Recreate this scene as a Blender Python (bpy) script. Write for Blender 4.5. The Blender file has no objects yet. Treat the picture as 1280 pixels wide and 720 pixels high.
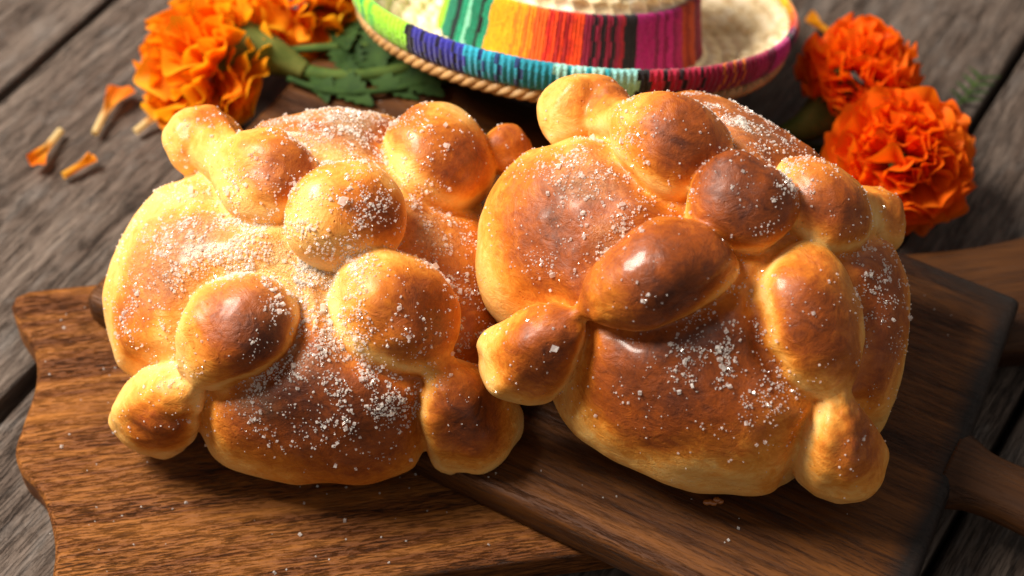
import bpy, bmesh, math, random
import numpy as np
from mathutils import Vector, Matrix, noise as mnoise

random.seed(7); RNG = np.random.default_rng(11)
C = bpy.context.scene.collection
SC = bpy.context.scene
R = math.radians

# ------------------------------------------------------------------ camera
AIM = Vector((0, 0, .04)); PITCH = R(50); DIST = .66
cam_d = bpy.data.cameras.new('camera'); cam = bpy.data.objects.new('camera', cam_d); C.objects.link(cam)
cam.location = AIM - DIST * Vector((0, math.cos(PITCH), -math.sin(PITCH)))
cam.rotation_euler = (R(90) - PITCH, 0, 0)
cam_d.sensor_width = 36; cam_d.lens = 2319 / 1280 * 36
cam_d.clip_start = .02; cam_d.clip_end = 20
cam_d.dof.use_dof = True; cam_d.dof.focus_distance = .60; cam_d.dof.aperture_fstop = 7.2; cam_d.dof.aperture_blades = 7
SC.camera = cam

# ------------------------------------------------------------------ light and exposure
w = bpy.data.worlds.new('World'); SC.world = w; w.use_nodes = True
bg = w.node_tree.nodes['Background']; bg.inputs[0].default_value = (1.0, .92, .84, 1); bg.inputs[1].default_value = .32
def area(name, loc, target, size, power, color):
    d = bpy.data.lights.new(name, 'AREA'); d.shape = 'RECTANGLE'; d.size, d.size_y = size; d.energy = power; d.color = color
    o = bpy.data.objects.new(name, d); C.objects.link(o); o.location = loc
    o.rotation_euler = (Vector(target) - Vector(loc)).to_track_quat('-Z', 'Y').to_euler()
    return o
area('window_light', (-.92, .28, 1.22), (-.03, 0, .03), (.62, .62), 68, (1.0, .915, .80))
SC.view_settings.view_transform = 'Standard'; SC.view_settings.look = 'None'
SC.view_settings.exposure = 0; SC.view_settings.gamma = 1; SC.view_settings.use_curve_mapping = False
SC.cycles.use_denoising = True
SC.cycles.max_bounces = 10; SC.cycles.sample_clamp_indirect = 6
SC.cycles.caustics_reflective = False; SC.cycles.caustics_refractive = False

# ------------------------------------------------------------------ helpers
def tag(o, label=None, cat=None, group=None, kind=None):
    for k, v in (('label', label), ('category', cat), ('group', group), ('kind', kind)):
        if v: o[k] = v
    return o
def empty(name, loc=(0, 0, 0), M=None):
    o = bpy.data.objects.new(name, None); C.objects.link(o)
    o.empty_display_size = .01
    o.matrix_world = Matrix.Translation(loc) @ (M.to_4x4() if M else Matrix())
    return o
def link(name, me, parent=None, mat=None):
    o = bpy.data.objects.new(name, me); C.objects.link(o)
    if parent: o.parent = parent
    if mat and not me.materials: me.materials.append(mat)
    return o
def mesh_from(name, V, Fc, smooth=True):
    me = bpy.data.meshes.new(name); me.from_pydata([tuple(v) for v in V], [], [tuple(f) for f in Fc]); me.update()
    if smooth: me.polygons.foreach_set('use_smooth', [True] * len(me.polygons))
    return me
def mesh_quads(name, V, Q, smooth=True):
    me = bpy.data.meshes.new(name); n = len(Q)
    me.vertices.add(len(V)); me.vertices.foreach_set('co', np.asarray(V, np.float32).ravel())
    me.loops.add(n * 4); me.loops.foreach_set('vertex_index', np.asarray(Q, np.int32).ravel())
    me.polygons.add(n); me.polygons.foreach_set('loop_start', np.arange(0, n * 4, 4, dtype=np.int32))
    me.update(calc_edges=True)
    me.polygons.foreach_set('use_smooth', np.full(n, smooth))
    return me
def rot_axis(n, spin=0):
    """matrix whose Z looks along n"""
    n = Vector(n).normalized()
    return (n.to_track_quat('Z', 'Y').to_matrix() @ Matrix.Rotation(spin, 3, 'Z'))
def tube(pts, rad, seg=10, cap=True):
    """verts and faces of a tapered tube through pts"""
    P = [Vector(p) for p in pts]; V = []; Fc = []; ref = Vector((.13, .2, .97))
    for i, p in enumerate(P):
        t = (P[min(i + 1, len(P) - 1)] - P[max(i - 1, 0)]).normalized()
        a = t.cross(ref).normalized(); b = t.cross(a)
        for k in range(seg):
            an = 2 * math.pi * k / seg
            V.append(p + float(rad[i]) * (math.cos(an) * a + math.sin(an) * b))
    for i in range(len(P) - 1):
        for k in range(seg):
            k2 = (k + 1) % seg
            Fc.append((i * seg + k, (i + 1) * seg + k, (i + 1) * seg + k2, i * seg + k2))
    if cap:
        Fc.append(tuple(range(seg))); Fc.append(tuple((len(P) - 1) * seg + k for k in reversed(range(seg))))
    return V, Fc
def curve_pts(ctrl, n):
    """Catmull-Rom through ctrl (any dimension)"""
    c = np.asarray(ctrl, float); m = len(c); out = []
    for t in np.linspace(0, m - 1, n):
        i = min(int(t), m - 2); f = t - i
        p0, p1, p2, p3 = c[max(i - 1, 0)], c[i], c[i + 1], c[min(i + 2, m - 1)]
        out.append(.5 * (2 * p1 + (p2 - p0) * f + (2 * p0 - 5 * p1 + 4 * p2 - p3) * f * f + (3 * p1 - p0 - 3 * p2 + p3) * f ** 3))
    return np.array(out)

# ------------------------------------------------------------------ materials
class NT:
    def __init__(s, name):
        s.m = bpy.data.materials.new(name); s.m.use_nodes = True; s.t = s.m.node_tree
        s.b = s.t.nodes['Principled BSDF']; s.out = s.t.nodes['Material Output']
    def n(s, typ, **kw):
        nd = s.t.nodes.new('ShaderNode' + typ)
        for k, v in kw.items():
            if k.startswith('i_'):
                nd.inputs[int(k[2:]) if k[2:].isdigit() else k[2:].replace('_', ' ')].default_value = v
            else: setattr(nd, k, v)
        return nd
    def l(s, a, b): s.t.links.new(a, b)
    def noise(s, vec, scale, detail=4, rough=.55, dist=0, W=None):
        nd = s.n('TexNoise'); nd.inputs['Scale'].default_value = scale; nd.inputs['Detail'].default_value = detail
        nd.inputs['Roughness'].default_value = rough; nd.inputs['Distortion'].default_value = dist
        if W is not None: nd.noise_dimensions = '4D'; s.l(W, nd.inputs['W'])
        s.l(vec, nd.inputs['Vector']); return nd.outputs['Fac']
    def mapv(s, vec, scale, rot=(0, 0, 0)):
        nd = s.n('Mapping'); nd.inputs['Scale'].default_value = scale; nd.inputs['Rotation'].default_value = rot
        s.l(vec, nd.inputs['Vector']); return nd.outputs[0]
    def ramp(s, fac, stops, interp='LINEAR'):
        nd = s.n('ValToRGB'); cr = nd.color_ramp; cr.interpolation = interp
        while len(cr.elements) < len(stops): cr.elements.new(.5)
        for e, (p, c) in zip(cr.elements, stops):
            e.position = p; e.color = (c, c, c, 1) if isinstance(c, (int, float)) else (*c, 1)
        s.l(fac, nd.inputs[0]); return nd.outputs[0]
    def math(s, op, a, b=None, clamp=False):
        nd = s.n('Math', operation=op, use_clamp=clamp)
        for i, x in enumerate((a, b)):
            if x is None: continue
            if isinstance(x, (int, float)): nd.inputs[i].default_value = x
            else: s.l(x, nd.inputs[i])
        return nd.outputs[0]
    def mix(s, fac, a, b, mode='MIX'):
        nd = s.n('Mix', data_type='RGBA', blend_type=mode)
        for k, x in ((0, fac), (6, a), (7, b)):
            if isinstance(x, (int, float)): nd.inputs[k].default_value = x
            elif isinstance(x, tuple): nd.inputs[k].default_value = (*x, 1)
            else: s.l(x, nd.inputs[k])
        return nd.outputs[2]
    def bump(s, h, strength, dist, normal=None):
        nd = s.n('Bump'); nd.inputs['Strength'].default_value = strength; nd.inputs['Distance'].default_value = dist
        s.l(h, nd.inputs['Height'])
        if normal: s.l(normal, nd.inputs['Normal'])
        return nd.outputs[0]
    def set(s, **kw):
        for k, v in kw.items():
            i = s.b.inputs[k.replace('_', ' ')]
            if isinstance(v, (int, float)): i.default_value = v
            elif isinstance(v, tuple): i.default_value = (*v, 1) if len(v) == 3 and i.type == 'RGBA' else v
            else: s.l(v, i)
        return s.m

def wood(name, dark, mid, light, pore, pore_amt=.5, rough=(.4, .65), relief=.0006, grain=9., worn=0., burnt=None, fine=1.):
    """grain runs along the object's X axis"""
    g = NT(name); tc = g.n('TexCoord'); oi = g.n('ObjectInfo')
    W = g.math('MULTIPLY', oi.outputs['Random'], 37.)
    obj = tc.outputs['Object']
    wob = g.noise(g.mapv(obj, (5, 14, 14)), 1, 3, W=W)
    v1 = g.mapv(obj, (grain, 130 * fine, 130 * fine)); a = g.noise(v1, 1, 8, .74, .35, W)
    v2 = g.mapv(obj, (grain * .35, 34 * fine, 34 * fine)); b = g.noise(v2, 1, 6, .66, .9, W)
    v3 = g.mapv(obj, (34 * fine * fine * .8, 620 * fine, 620 * fine)); p = g.noise(v3, 1, 5, .7, .2, W)
    blotch = g.noise(obj, 16, 4, .6, .4, W)
    f = g.math('ADD', g.math('MULTIPLY', a, .45), g.math('ADD', g.math('MULTIPLY', b, .4), g.math('MULTIPLY', g.math('ADD', blotch, wob), .12)))
    col = g.ramp(f, [(.36, dark), (.50, mid), (.64, light)])
    pm = g.ramp(p, [(.38, 1.), (.50, 0.)])
    pm2 = g.math('MULTIPLY', pm, g.ramp(b, [(.35, 1.), (.62, .25)]))
    col = g.mix(g.math('MULTIPLY', pm2, pore_amt), col, pore)
    if worn:
        st = g.noise(g.mapv(obj, (40, 110, 110)), 1, 6, .7, .6, W)
        col = g.mix(g.ramp(st, [(.50, 0.), (.66, worn)]), col, (.15, .138, .13))
        ck = g.n('TexNoise', noise_type='RIDGED_MULTIFRACTAL', noise_dimensions='4D'); ck.inputs['Scale'].default_value = 1; ck.inputs['Detail'].default_value = 3; g.l(g.mapv(obj, (5, 75, 75)), ck.inputs['Vector']); g.l(W, ck.inputs['W'])
        crack = g.ramp(g.math('MULTIPLY', ck.outputs['Fac'], .5), [(.80, 0.), (.98, 1.)]); col = g.mix(g.math('MULTIPLY', crack, .8), col, (.012, .009, .007))
        kn = g.noise(obj, 38, 5, .7, .8, W)
        col = g.mix(g.ramp(kn, [(.56, 0.), (.70, .75)]), col, (.016, .011, .009))
    if burnt:  # char at the right end; the far edge also has shade painted in
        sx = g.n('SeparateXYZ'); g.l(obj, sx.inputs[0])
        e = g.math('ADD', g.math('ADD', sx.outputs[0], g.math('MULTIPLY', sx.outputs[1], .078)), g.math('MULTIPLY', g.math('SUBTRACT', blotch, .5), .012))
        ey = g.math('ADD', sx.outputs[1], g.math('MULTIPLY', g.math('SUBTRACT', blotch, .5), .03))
        col = g.mix(g.ramp(g.math('MULTIPLY', g.math('SUBTRACT', ey, .070), 60.), [(0., 0.), (.6, .85)]), col, (.010, .008, .007))  # far-edge char, darkened to paint in the shadow of hat and flowers
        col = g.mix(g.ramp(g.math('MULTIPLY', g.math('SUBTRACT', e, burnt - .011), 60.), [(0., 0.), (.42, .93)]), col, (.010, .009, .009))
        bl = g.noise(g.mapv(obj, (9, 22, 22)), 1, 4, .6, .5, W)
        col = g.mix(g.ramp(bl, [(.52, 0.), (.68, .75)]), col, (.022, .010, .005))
    h = g.math('SUBTRACT', g.math('ADD', g.math('MULTIPLY', a, .8), g.math('MULTIPLY', b, .7)), g.math('MULTIPLY', pm2, .6))
    if worn: h = g.math('SUBTRACT', h, g.math('MULTIPLY', crack, .8))
    nrm = g.bump(h, .9, relief)
    ro = g.n('MapRange'); ro.inputs[3].default_value = rough[0]; ro.inputs[4].default_value = rough[1]; g.l(a, ro.inputs[0])
    return g.set(Base_Color=col, Roughness=ro.outputs[0], Normal=nrm, Specular_IOR_Level=.16)

M_TABLE = wood('weathered_grey_wood', (.024, .0160, .0124), (.072, .050, .0385), (.165, .127, .104), (.009, .0065, .0055), .85, (.42, .75), .0022, 16., worn=.45, fine=1.8)
M_BOARD1 = wood('rough_brown_wood', (.020, .0056, .0016), (.112, .033, .0058), (.29, .104, .017), (.005, .002, .0012), 1., (.38, .6), .0014, 20., fine=2.3)
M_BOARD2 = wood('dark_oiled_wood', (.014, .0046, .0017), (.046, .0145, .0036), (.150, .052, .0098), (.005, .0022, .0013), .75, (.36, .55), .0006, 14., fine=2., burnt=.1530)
M_HANDLE = wood('handle_wood', (.012, .0045, .002), (.034, .012, .0036), (.080, .030, .0085), (.010, .0045, .003), .5, (.38, .55), .0005, 7.)

def bread_mat():
    g = NT('egg_washed_bread_crust'); tc = g.n('TexCoord'); obj = tc.outputs['Object']
    at = g.n('Attribute', attribute_name='brown'); pale = g.n('Attribute', attribute_name='fold')
    n1 = g.noise(obj, 75, 6, .62, .5); n2 = g.noise(obj, 260, 5, .65); n3 = g.noise(obj, 28, 4, .55, .6)
    n4 = g.noise(g.mapv(obj, (1, 1, 1.4)), 150, 7, .68, 1.6)
    a0 = at.outputs['Fac']; edge = g.math('MULTIPLY', g.math('MULTIPLY', a0, g.math('SUBTRACT', 1.15, a0)), 3.)
    var = g.math('ADD', g.math('MULTIPLY', g.math('SUBTRACT', n4, .5), .50), g.math('ADD', g.math('MULTIPLY', g.math('SUBTRACT', n1, .5), .45), g.math('MULTIPLY', g.math('SUBTRACT', n3, .5), .35)))
    f = g.math('ADD', g.math('ADD', a0, g.math('MULTIPLY', g.math('SUBTRACT', n2, .5), .12)), g.math('MULTIPLY', var, g.math('ADD', edge, .25)))
    col = g.ramp(f, [(0., (.84, .56, .235)), (.14, (.80, .44, .120)), (.30, (.70, .27, .038)), (.50, (.48, .132, .011)), (.74, (.265, .056, .006)), (1., (.070, .015, .005))])
    sp = g.n('TexVoronoi'); sp.inputs['Scale'].default_value = 420; g.l(obj, sp.inputs['Vector'])
    pit = g.ramp(sp.outputs['Distance'], [(.05, 1.), (.22, 0.)])
    pit = g.math('MULTIPLY', pit, g.ramp(n1, [(.5, 0.), (.62, 1.)]))
    col = g.mix(g.math('MULTIPLY', pit, .35), col, (.30, .09, .018))
    wr = g.noise(g.mapv(obj, (1, 1, 1.6)), 130, 6, .68, 1.6); wk = g.n('TexNoise', noise_type='RIDGED_MULTIFRACTAL'); wk.inputs['Scale'].default_value = 95; wk.inputs['Detail'].default_value = 4; wk.inputs['Distortion'].default_value = .8
    g.l(g.mapv(obj, (1, 1.3, .8)), wk.inputs['Vector'])
    n5 = g.noise(obj, 900, 3, .7)
    h = g.math('ADD', g.math('ADD', g.math('MULTIPLY', wr, .8), g.math('MULTIPLY', wk.outputs['Fac'], .12)), g.math('SUBTRACT', g.math('ADD', g.math('MULTIPLY', n2, .30), g.math('MULTIPLY', n5, .07)), g.math('MULTIPLY', pit, .35)))
    gz = g.n('Attribute', attribute_name='glaze').outputs['Fac']; gr = g.noise(obj, 1500, 3, .7); gr2 = g.noise(obj, 620, 4, .7)
    gz = g.math('MULTIPLY', gz, g.ramp(gr2, [(.38, .35), (.56, 1.)]))
    col = g.mix(g.math('MULTIPLY', gz, .62), col, (.82, .60, .33))
    h = g.math('ADD', g.math('MULTIPLY', h, .6), g.math('MULTIPLY', g.math('MULTIPLY', g.math('ADD', gr, gr2), gz), .8))
    nrm = g.bump(h, .75, .0016)
    ro = g.ramp(n1, [(.3, .27), (.68, .60)])
    g.set(Base_Color=col, Roughness=ro, Normal=nrm, Specular_IOR_Level=.26, Coat_Weight=.07, Coat_Roughness=.16,
          Subsurface_Weight=.12, Subsurface_Scale=.003)
    g.l(g.ramp(g.noise(obj, 45, 5, .65, .8), [(.40, 0.), (.62, .34)]), g.b.inputs['Coat Weight'])
    g.b.inputs['Subsurface Radius'].default_value = (1., .45, .15)
    return g.m
M_BREAD = bread_mat()
def simple(name, col, rough=.5, **kw):
    g = NT(name); g.set(Base_Color=col, Roughness=rough, **kw); return g.m
def sugar_mat():
    g = NT('sugar_crystal'); g.set(Base_Color=(.98, .97, .96), Roughness=.06, IOR=1.6, Specular_IOR_Level=1., Coat_Weight=1., Coat_Roughness=.03)
    tr = g.n('BsdfTranslucent'); tr.inputs[0].default_value = (.98, .96, .93, 1); mx = g.n('MixShader'); mx.inputs[0].default_value = .45
    g.l(g.b.outputs[0], mx.inputs[1]); g.l(tr.outputs[0], mx.inputs[2])
    gl = g.n('BsdfTransparent'); gl.inputs[0].default_value = (.96, .94, .9, 1); m2 = g.n('MixShader'); m2.inputs[0].default_value = .52
    g.l(mx.outputs[0], m2.inputs[1]); g.l(gl.outputs[0], m2.inputs[2]); g.l(m2.outputs[0], g.out.inputs[0])
    return g.m
M_SUGAR = sugar_mat()
M_SYRUP = simple('caramel_drip', (.42, .13, .02), .12, Coat_Weight=.5, Transmission_Weight=.3)

def petal_mat(name, base, mid, edge, var, amt=.7, pos=(.05, .55, .97)):
    g = NT(name); uv = g.n('UVMap'); s = g.n('SeparateXYZ'); g.l(uv.outputs[0], s.inputs[0]); oi = g.n('ObjectInfo')
    tc = g.n('TexCoord'); nz = g.noise(tc.outputs['Object'], 260, 3)
    v = g.math('ADD', s.outputs[1], g.math('MULTIPLY', g.math('SUBTRACT', nz, .5), .25))
    col = g.ramp(v, list(zip(pos, (base, mid, edge))))
    col = g.mix(g.math('MULTIPLY', oi.outputs['Random'], amt), col, var)
    veins = g.n('TexWave'); veins.inputs['Scale'].default_value = 9; veins.inputs['Distortion'].default_value = 1.2
    g.l(uv.outputs[0], veins.inputs['Vector'])
    g.set(Base_Color=col, Roughness=.55, Specular_IOR_Level=.25, Normal=g.bump(veins.outputs['Fac'], .35, .0006))
    tr = g.n('BsdfTranslucent'); g.l(col, tr.inputs[0]); mx = g.n('MixShader'); mx.inputs[0].default_value = .50
    g.l(g.b.outputs[0], mx.inputs[1]); g.l(tr.outputs[0], mx.inputs[2]); g.l(mx.outputs[0], g.out.inputs[0])
    return g.m
M_PETAL_Y = petal_mat('golden_orange_petal', (.66, .10, .004), (.93, .27, .005), (.96, .44, .010), (.93, .20, .003))
M_PETAL_G = petal_mat('yellow_orange_petal', (.80, .13, .004), (.95, .36, .006), (.97, .55, .020), (.94, .26, .004))
M_PETAL_O = petal_mat('deep_orange_petal', (.62, .05, .003), (.90, .135, .003), (.94, .21, .005), (.88, .10, .003))
M_FLORET = petal_mat('floret_petal', (.80, .66, .34), (.88, .42, .04), (.90, .20, .004), (.88, .22, .004), .1, (.30, .56, .85))
M_FLORET_Y = petal_mat('yellow_floret_petal', (.80, .42, .04), (.88, .38, .01), (.90, .30, .006), (.88, .34, .006), .1)
def green(name, a, b, rough=.75):
    g = NT(name); tc = g.n('TexCoord'); n = g.noise(g.mapv(tc.outputs['Object'], (1, 1, 1)), 120, 5)
    g.set(Base_Color=g.ramp(n, [(.3, a), (.7, b)]), Roughness=rough, Normal=g.bump(n, .5, .0008), Specular_IOR_Level=.15)
    return g.m
M_STEM = green('flower_stem_green', (.030, .060, .010), (.075, .115, .022))
M_CALYX = green('calyx_green', (.060, .080, .014), (.150, .150, .035))
M_LEAF = green('leaf_green', (.008, .024, .005), (.030, .064, .012))
M_LEAFY = green('yellow_leaf_green', (.10, .13, .02), (.20, .23, .045))

def straw(name, a, b, c):
    g = NT(name); tc = g.n('TexCoord'); o = tc.outputs['Object']
    n = g.noise(o, 90, 5, .6, .3); f = g.noise(g.mapv(o, (1, 1, 3)), 700, 3)
    col = g.ramp(g.math('ADD', g.math('MULTIPLY', n, .75), g.math('MULTIPLY', f, .25)), [(.34, a), (.5, b), (.66, c)])
    return g.set(Base_Color=col, Roughness=.5, Normal=g.bump(f, .5, .0006))
M_STRAW = straw('pale_woven_straw', (.44, .29, .12), (.78, .63, .38), (.93, .86, .70))
M_BRAID = straw('tan_braided_straw', (.22, .11, .035), (.42, .23, .08), (.58, .37, .16))
def cloth():
    g = NT('striped_woven_cloth'); at = g.n('Attribute', attribute_name='stripe'); tc = g.n('TexCoord'); o = tc.outputs['Object']
    n = g.noise(o, 900, 3); m = g.noise(o, 220, 4, .6)
    col = g.mix(g.ramp(n, [(.35, .35), (.6, 0.)]), at.outputs['Color'], (.02, .01, .01))
    g.set(Base_Color=col, Roughness=.85, Specular_IOR_Level=.2, Normal=g.bump(g.math('ADD', n, g.math('MULTIPLY', m, .7)), .7, .0008), Sheen_Weight=.25)
    return g.m
M_CLOTH = cloth()

# ------------------------------------------------------------------ table of planks
def slab(name, outline, z0, z1, bev, mat, parent=None, segs=3, top_only=False, wob=0., keep=()):
    """extruded outline with rounded rims, origin of the outline frame; X is the grain"""
    bm = bmesh.new()
    vs = [bm.verts.new((x, y, z0)) for x, y in outline]
    f = bm.faces.new(vs)
    if f.normal.z > 0: f.normal_flip()
    ex = bmesh.ops.extrude_face_region(bm, geom=[f])
    for v in ex['geom']:
        if isinstance(v, bmesh.types.BMVert): v.co.z = z1
    bmesh.ops.recalc_face_normals(bm, faces=bm.faces)
    ed = [e for e in bm.edges if abs(e.verts[0].co.z - e.verts[1].co.z) < 1e-6 and (not top_only or e.verts[0].co.z > (z0 + z1) / 2)]
    bmesh.ops.bevel(bm, geom=ed, offset=bev, segments=segs, affect='EDGES', profile=.5, clamp_overlap=True)
    if wob:
        for v in bm.verts:
            n = mnoise.noise_vector(v.co * 45)
            v.co += Vector((n.x, n.y, n.z * .3)) * wob
    me = bpy.data.meshes.new(name); bm.to_mesh(me); bm.free()
    me.polygons.foreach_set('use_smooth', [True] * len(me.polygons)); me.set_sharp_from_angle(angle=R(32))
    return link(name, me, parent, mat)
def dense(poly, step):
    out = []
    for i in range(len(poly)):
        a, b = np.array(poly[i]), np.array(poly[(i + 1) % len(poly)]); n = max(1, int(np.hypot(*(b - a)) / step))
        out += [tuple(a + (b - a) * k / n) for k in range(n)]
    return out
def rounded(poly, rad, n=6):
    """round every corner of a polygon; rad is one number or one per corner"""
    out = []; m = len(poly)
    for i in range(m):
        r = rad[i] if isinstance(rad, (list, tuple)) else rad
        p, a, b = (np.array(poly[k % m], float) for k in (i, i - 1, i + 1))
        if r <= 0: out.append(tuple(p)); continue
        u = (a - p) / np.linalg.norm(a - p); v = (b - p) / np.linalg.norm(b - p)
        for t in np.linspace(0, 1, n):
            out.append(tuple((1 - t) ** 2 * (p + u * r) + 2 * t * (1 - t) * p + t * t * (p + v * r)))
    return out

table = tag(empty('tabletop', (0, 0, 0), Matrix.Rotation(R(58.3), 3, 'Z')), kind='structure')
table['label'] = 'weathered grey brown plank table under the boards'
seams = [-.620, -.500, -.378, -.2565, -.1462, -.024, .0985, .1690, .292, .410, .530]     # across the planks
for i in range(len(seams) - 1):
    a, b = -seams[i + 1], -seams[i]                       # local y runs the other way
    gl = .0036 if abs(seams[i] + .1462) < .001 else .0018
    gr = .0036 if abs(seams[i + 1] + .1462) < .001 else .0018
    pl = dense([(-.8, a + gr), (.8, a + gr), (.8, b - gl), (-.8, b - gl)], .02)
    slab('plank', pl, -.028 + .0004 * (i % 3), -.0006 * (i % 2), .0022, M_TABLE, table, wob=.0007)
bat = slab('batten', [(-.8, -.55), (.8, -.55), (.8, .62), (-.8, .62)], -.05, -.030, .002, M_TABLE, table)

# ------------------------------------------------------------------ the two cutting boards
TB = .014
def local2(pts, o, ang):
    c, s = math.cos(ang), math.sin(ang)
    return [((x - o[0]) * c + (y - o[1]) * s, -(x - o[0]) * s + (y - o[1]) * c) for x, y in pts]
b1 = tag(empty('cutting_board', (-.1735, -.0515, 0), Matrix.Rotation(R(8.7), 3, 'Z')),
         'rough brown cutting board with a scalloped left end, underneath the dark board', 'cutting board', 'wooden boards under the breads')
hw = .0715
endc = [(-.0035, hw), (-.0005, .058), (.0062, .043), (.0068, .028), (.0028, .012), (0., 0.), (.0028, -.010), (.0098, -.021), (.0138, -.040), (.0128, -.055), (.0100, -hw)]
left = [tuple(p) for p in curve_pts(endc, 44)]
left = rounded(left[:1], 0) + left[1:]
corner = [(.012, hw + .0012), (.004, hw + .001), (-.001, hw - .001)]
body1 = corner + left[2:] + [(.30, -hw), (.309, -hw + .008), (.310, -.020), (.318, -.011), (.318, .044), (.310, .050), (.309, hw - .008), (.30, hw)]
body1 = dense(body1, .012)
slab('board_body', body1, 0, TB, .0026, M_BOARD1, b1, segs=4, wob=.0005)
h1 = rounded([(.317, -.010), (.358, -.009), (.392, -.014), (.40, .016), (.392, .045), (.358, .041), (.317, .043)], [0, .01, .012, .012, .012, .01, 0])
slab('handle', dense(h1, .012), .0006, TB - .0006, .003, M_HANDLE, b1, segs=4, wob=.0004)

b2o = (.0170, .0040)
b2 = tag(empty('cutting_board', (b2o[0], b2o[1], TB), Matrix.Rotation(R(-29.4), 3, 'Z')),
         'dark oiled rectangular cutting board with burnt right end and round handle, on top', 'cutting board', 'wooden boards under the breads')
# corners measured in the board's own axes
rect2 = local2([(-.1565, .0058), (.1148, -.1458), (.1851, .0055), (-.0720, .1495)], b2o, R(-29.4))
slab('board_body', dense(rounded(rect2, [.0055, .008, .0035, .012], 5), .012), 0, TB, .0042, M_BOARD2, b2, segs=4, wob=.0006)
ex = (rect2[1][0] + rect2[2][0]) / 2; ey = .0050
prof = [(-.004, .0170), (.002, .0142), (.007, .0120), (.014, .0112), (.024, .0116), (.045, .0135), (.075, .0150), (.098, .0135), (.108, .0085), (.111, .002)]
pr = curve_pts(prof, 30); Vh = []; Fh = []; sg = 22
for i, (x, r) in enumerate(pr):
    for k in range(sg):
        an = 2 * math.pi * k / sg; zz = math.copysign(abs(math.sin(an)) ** .8, math.sin(an))
        Vh.append((ex + x, ey + r * math.cos(an), TB / 2 + min(r, .0082) * zz * .96))
for i in range(len(pr) - 1):
    for k in range(sg):
        Fh.append((i * sg + k, i * sg + (k + 1) % sg, (i + 1) * sg + (k + 1) % sg, (i + 1) * sg + k))
Fh.append(tuple(reversed(range(sg)))); Fh.append(tuple((len(pr) - 1) * sg + k for k in range(sg)))
link('handle', mesh_from('handle', Vh, [tuple(reversed(f)) for f in Fh]), b2, M_HANDLE)

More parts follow.
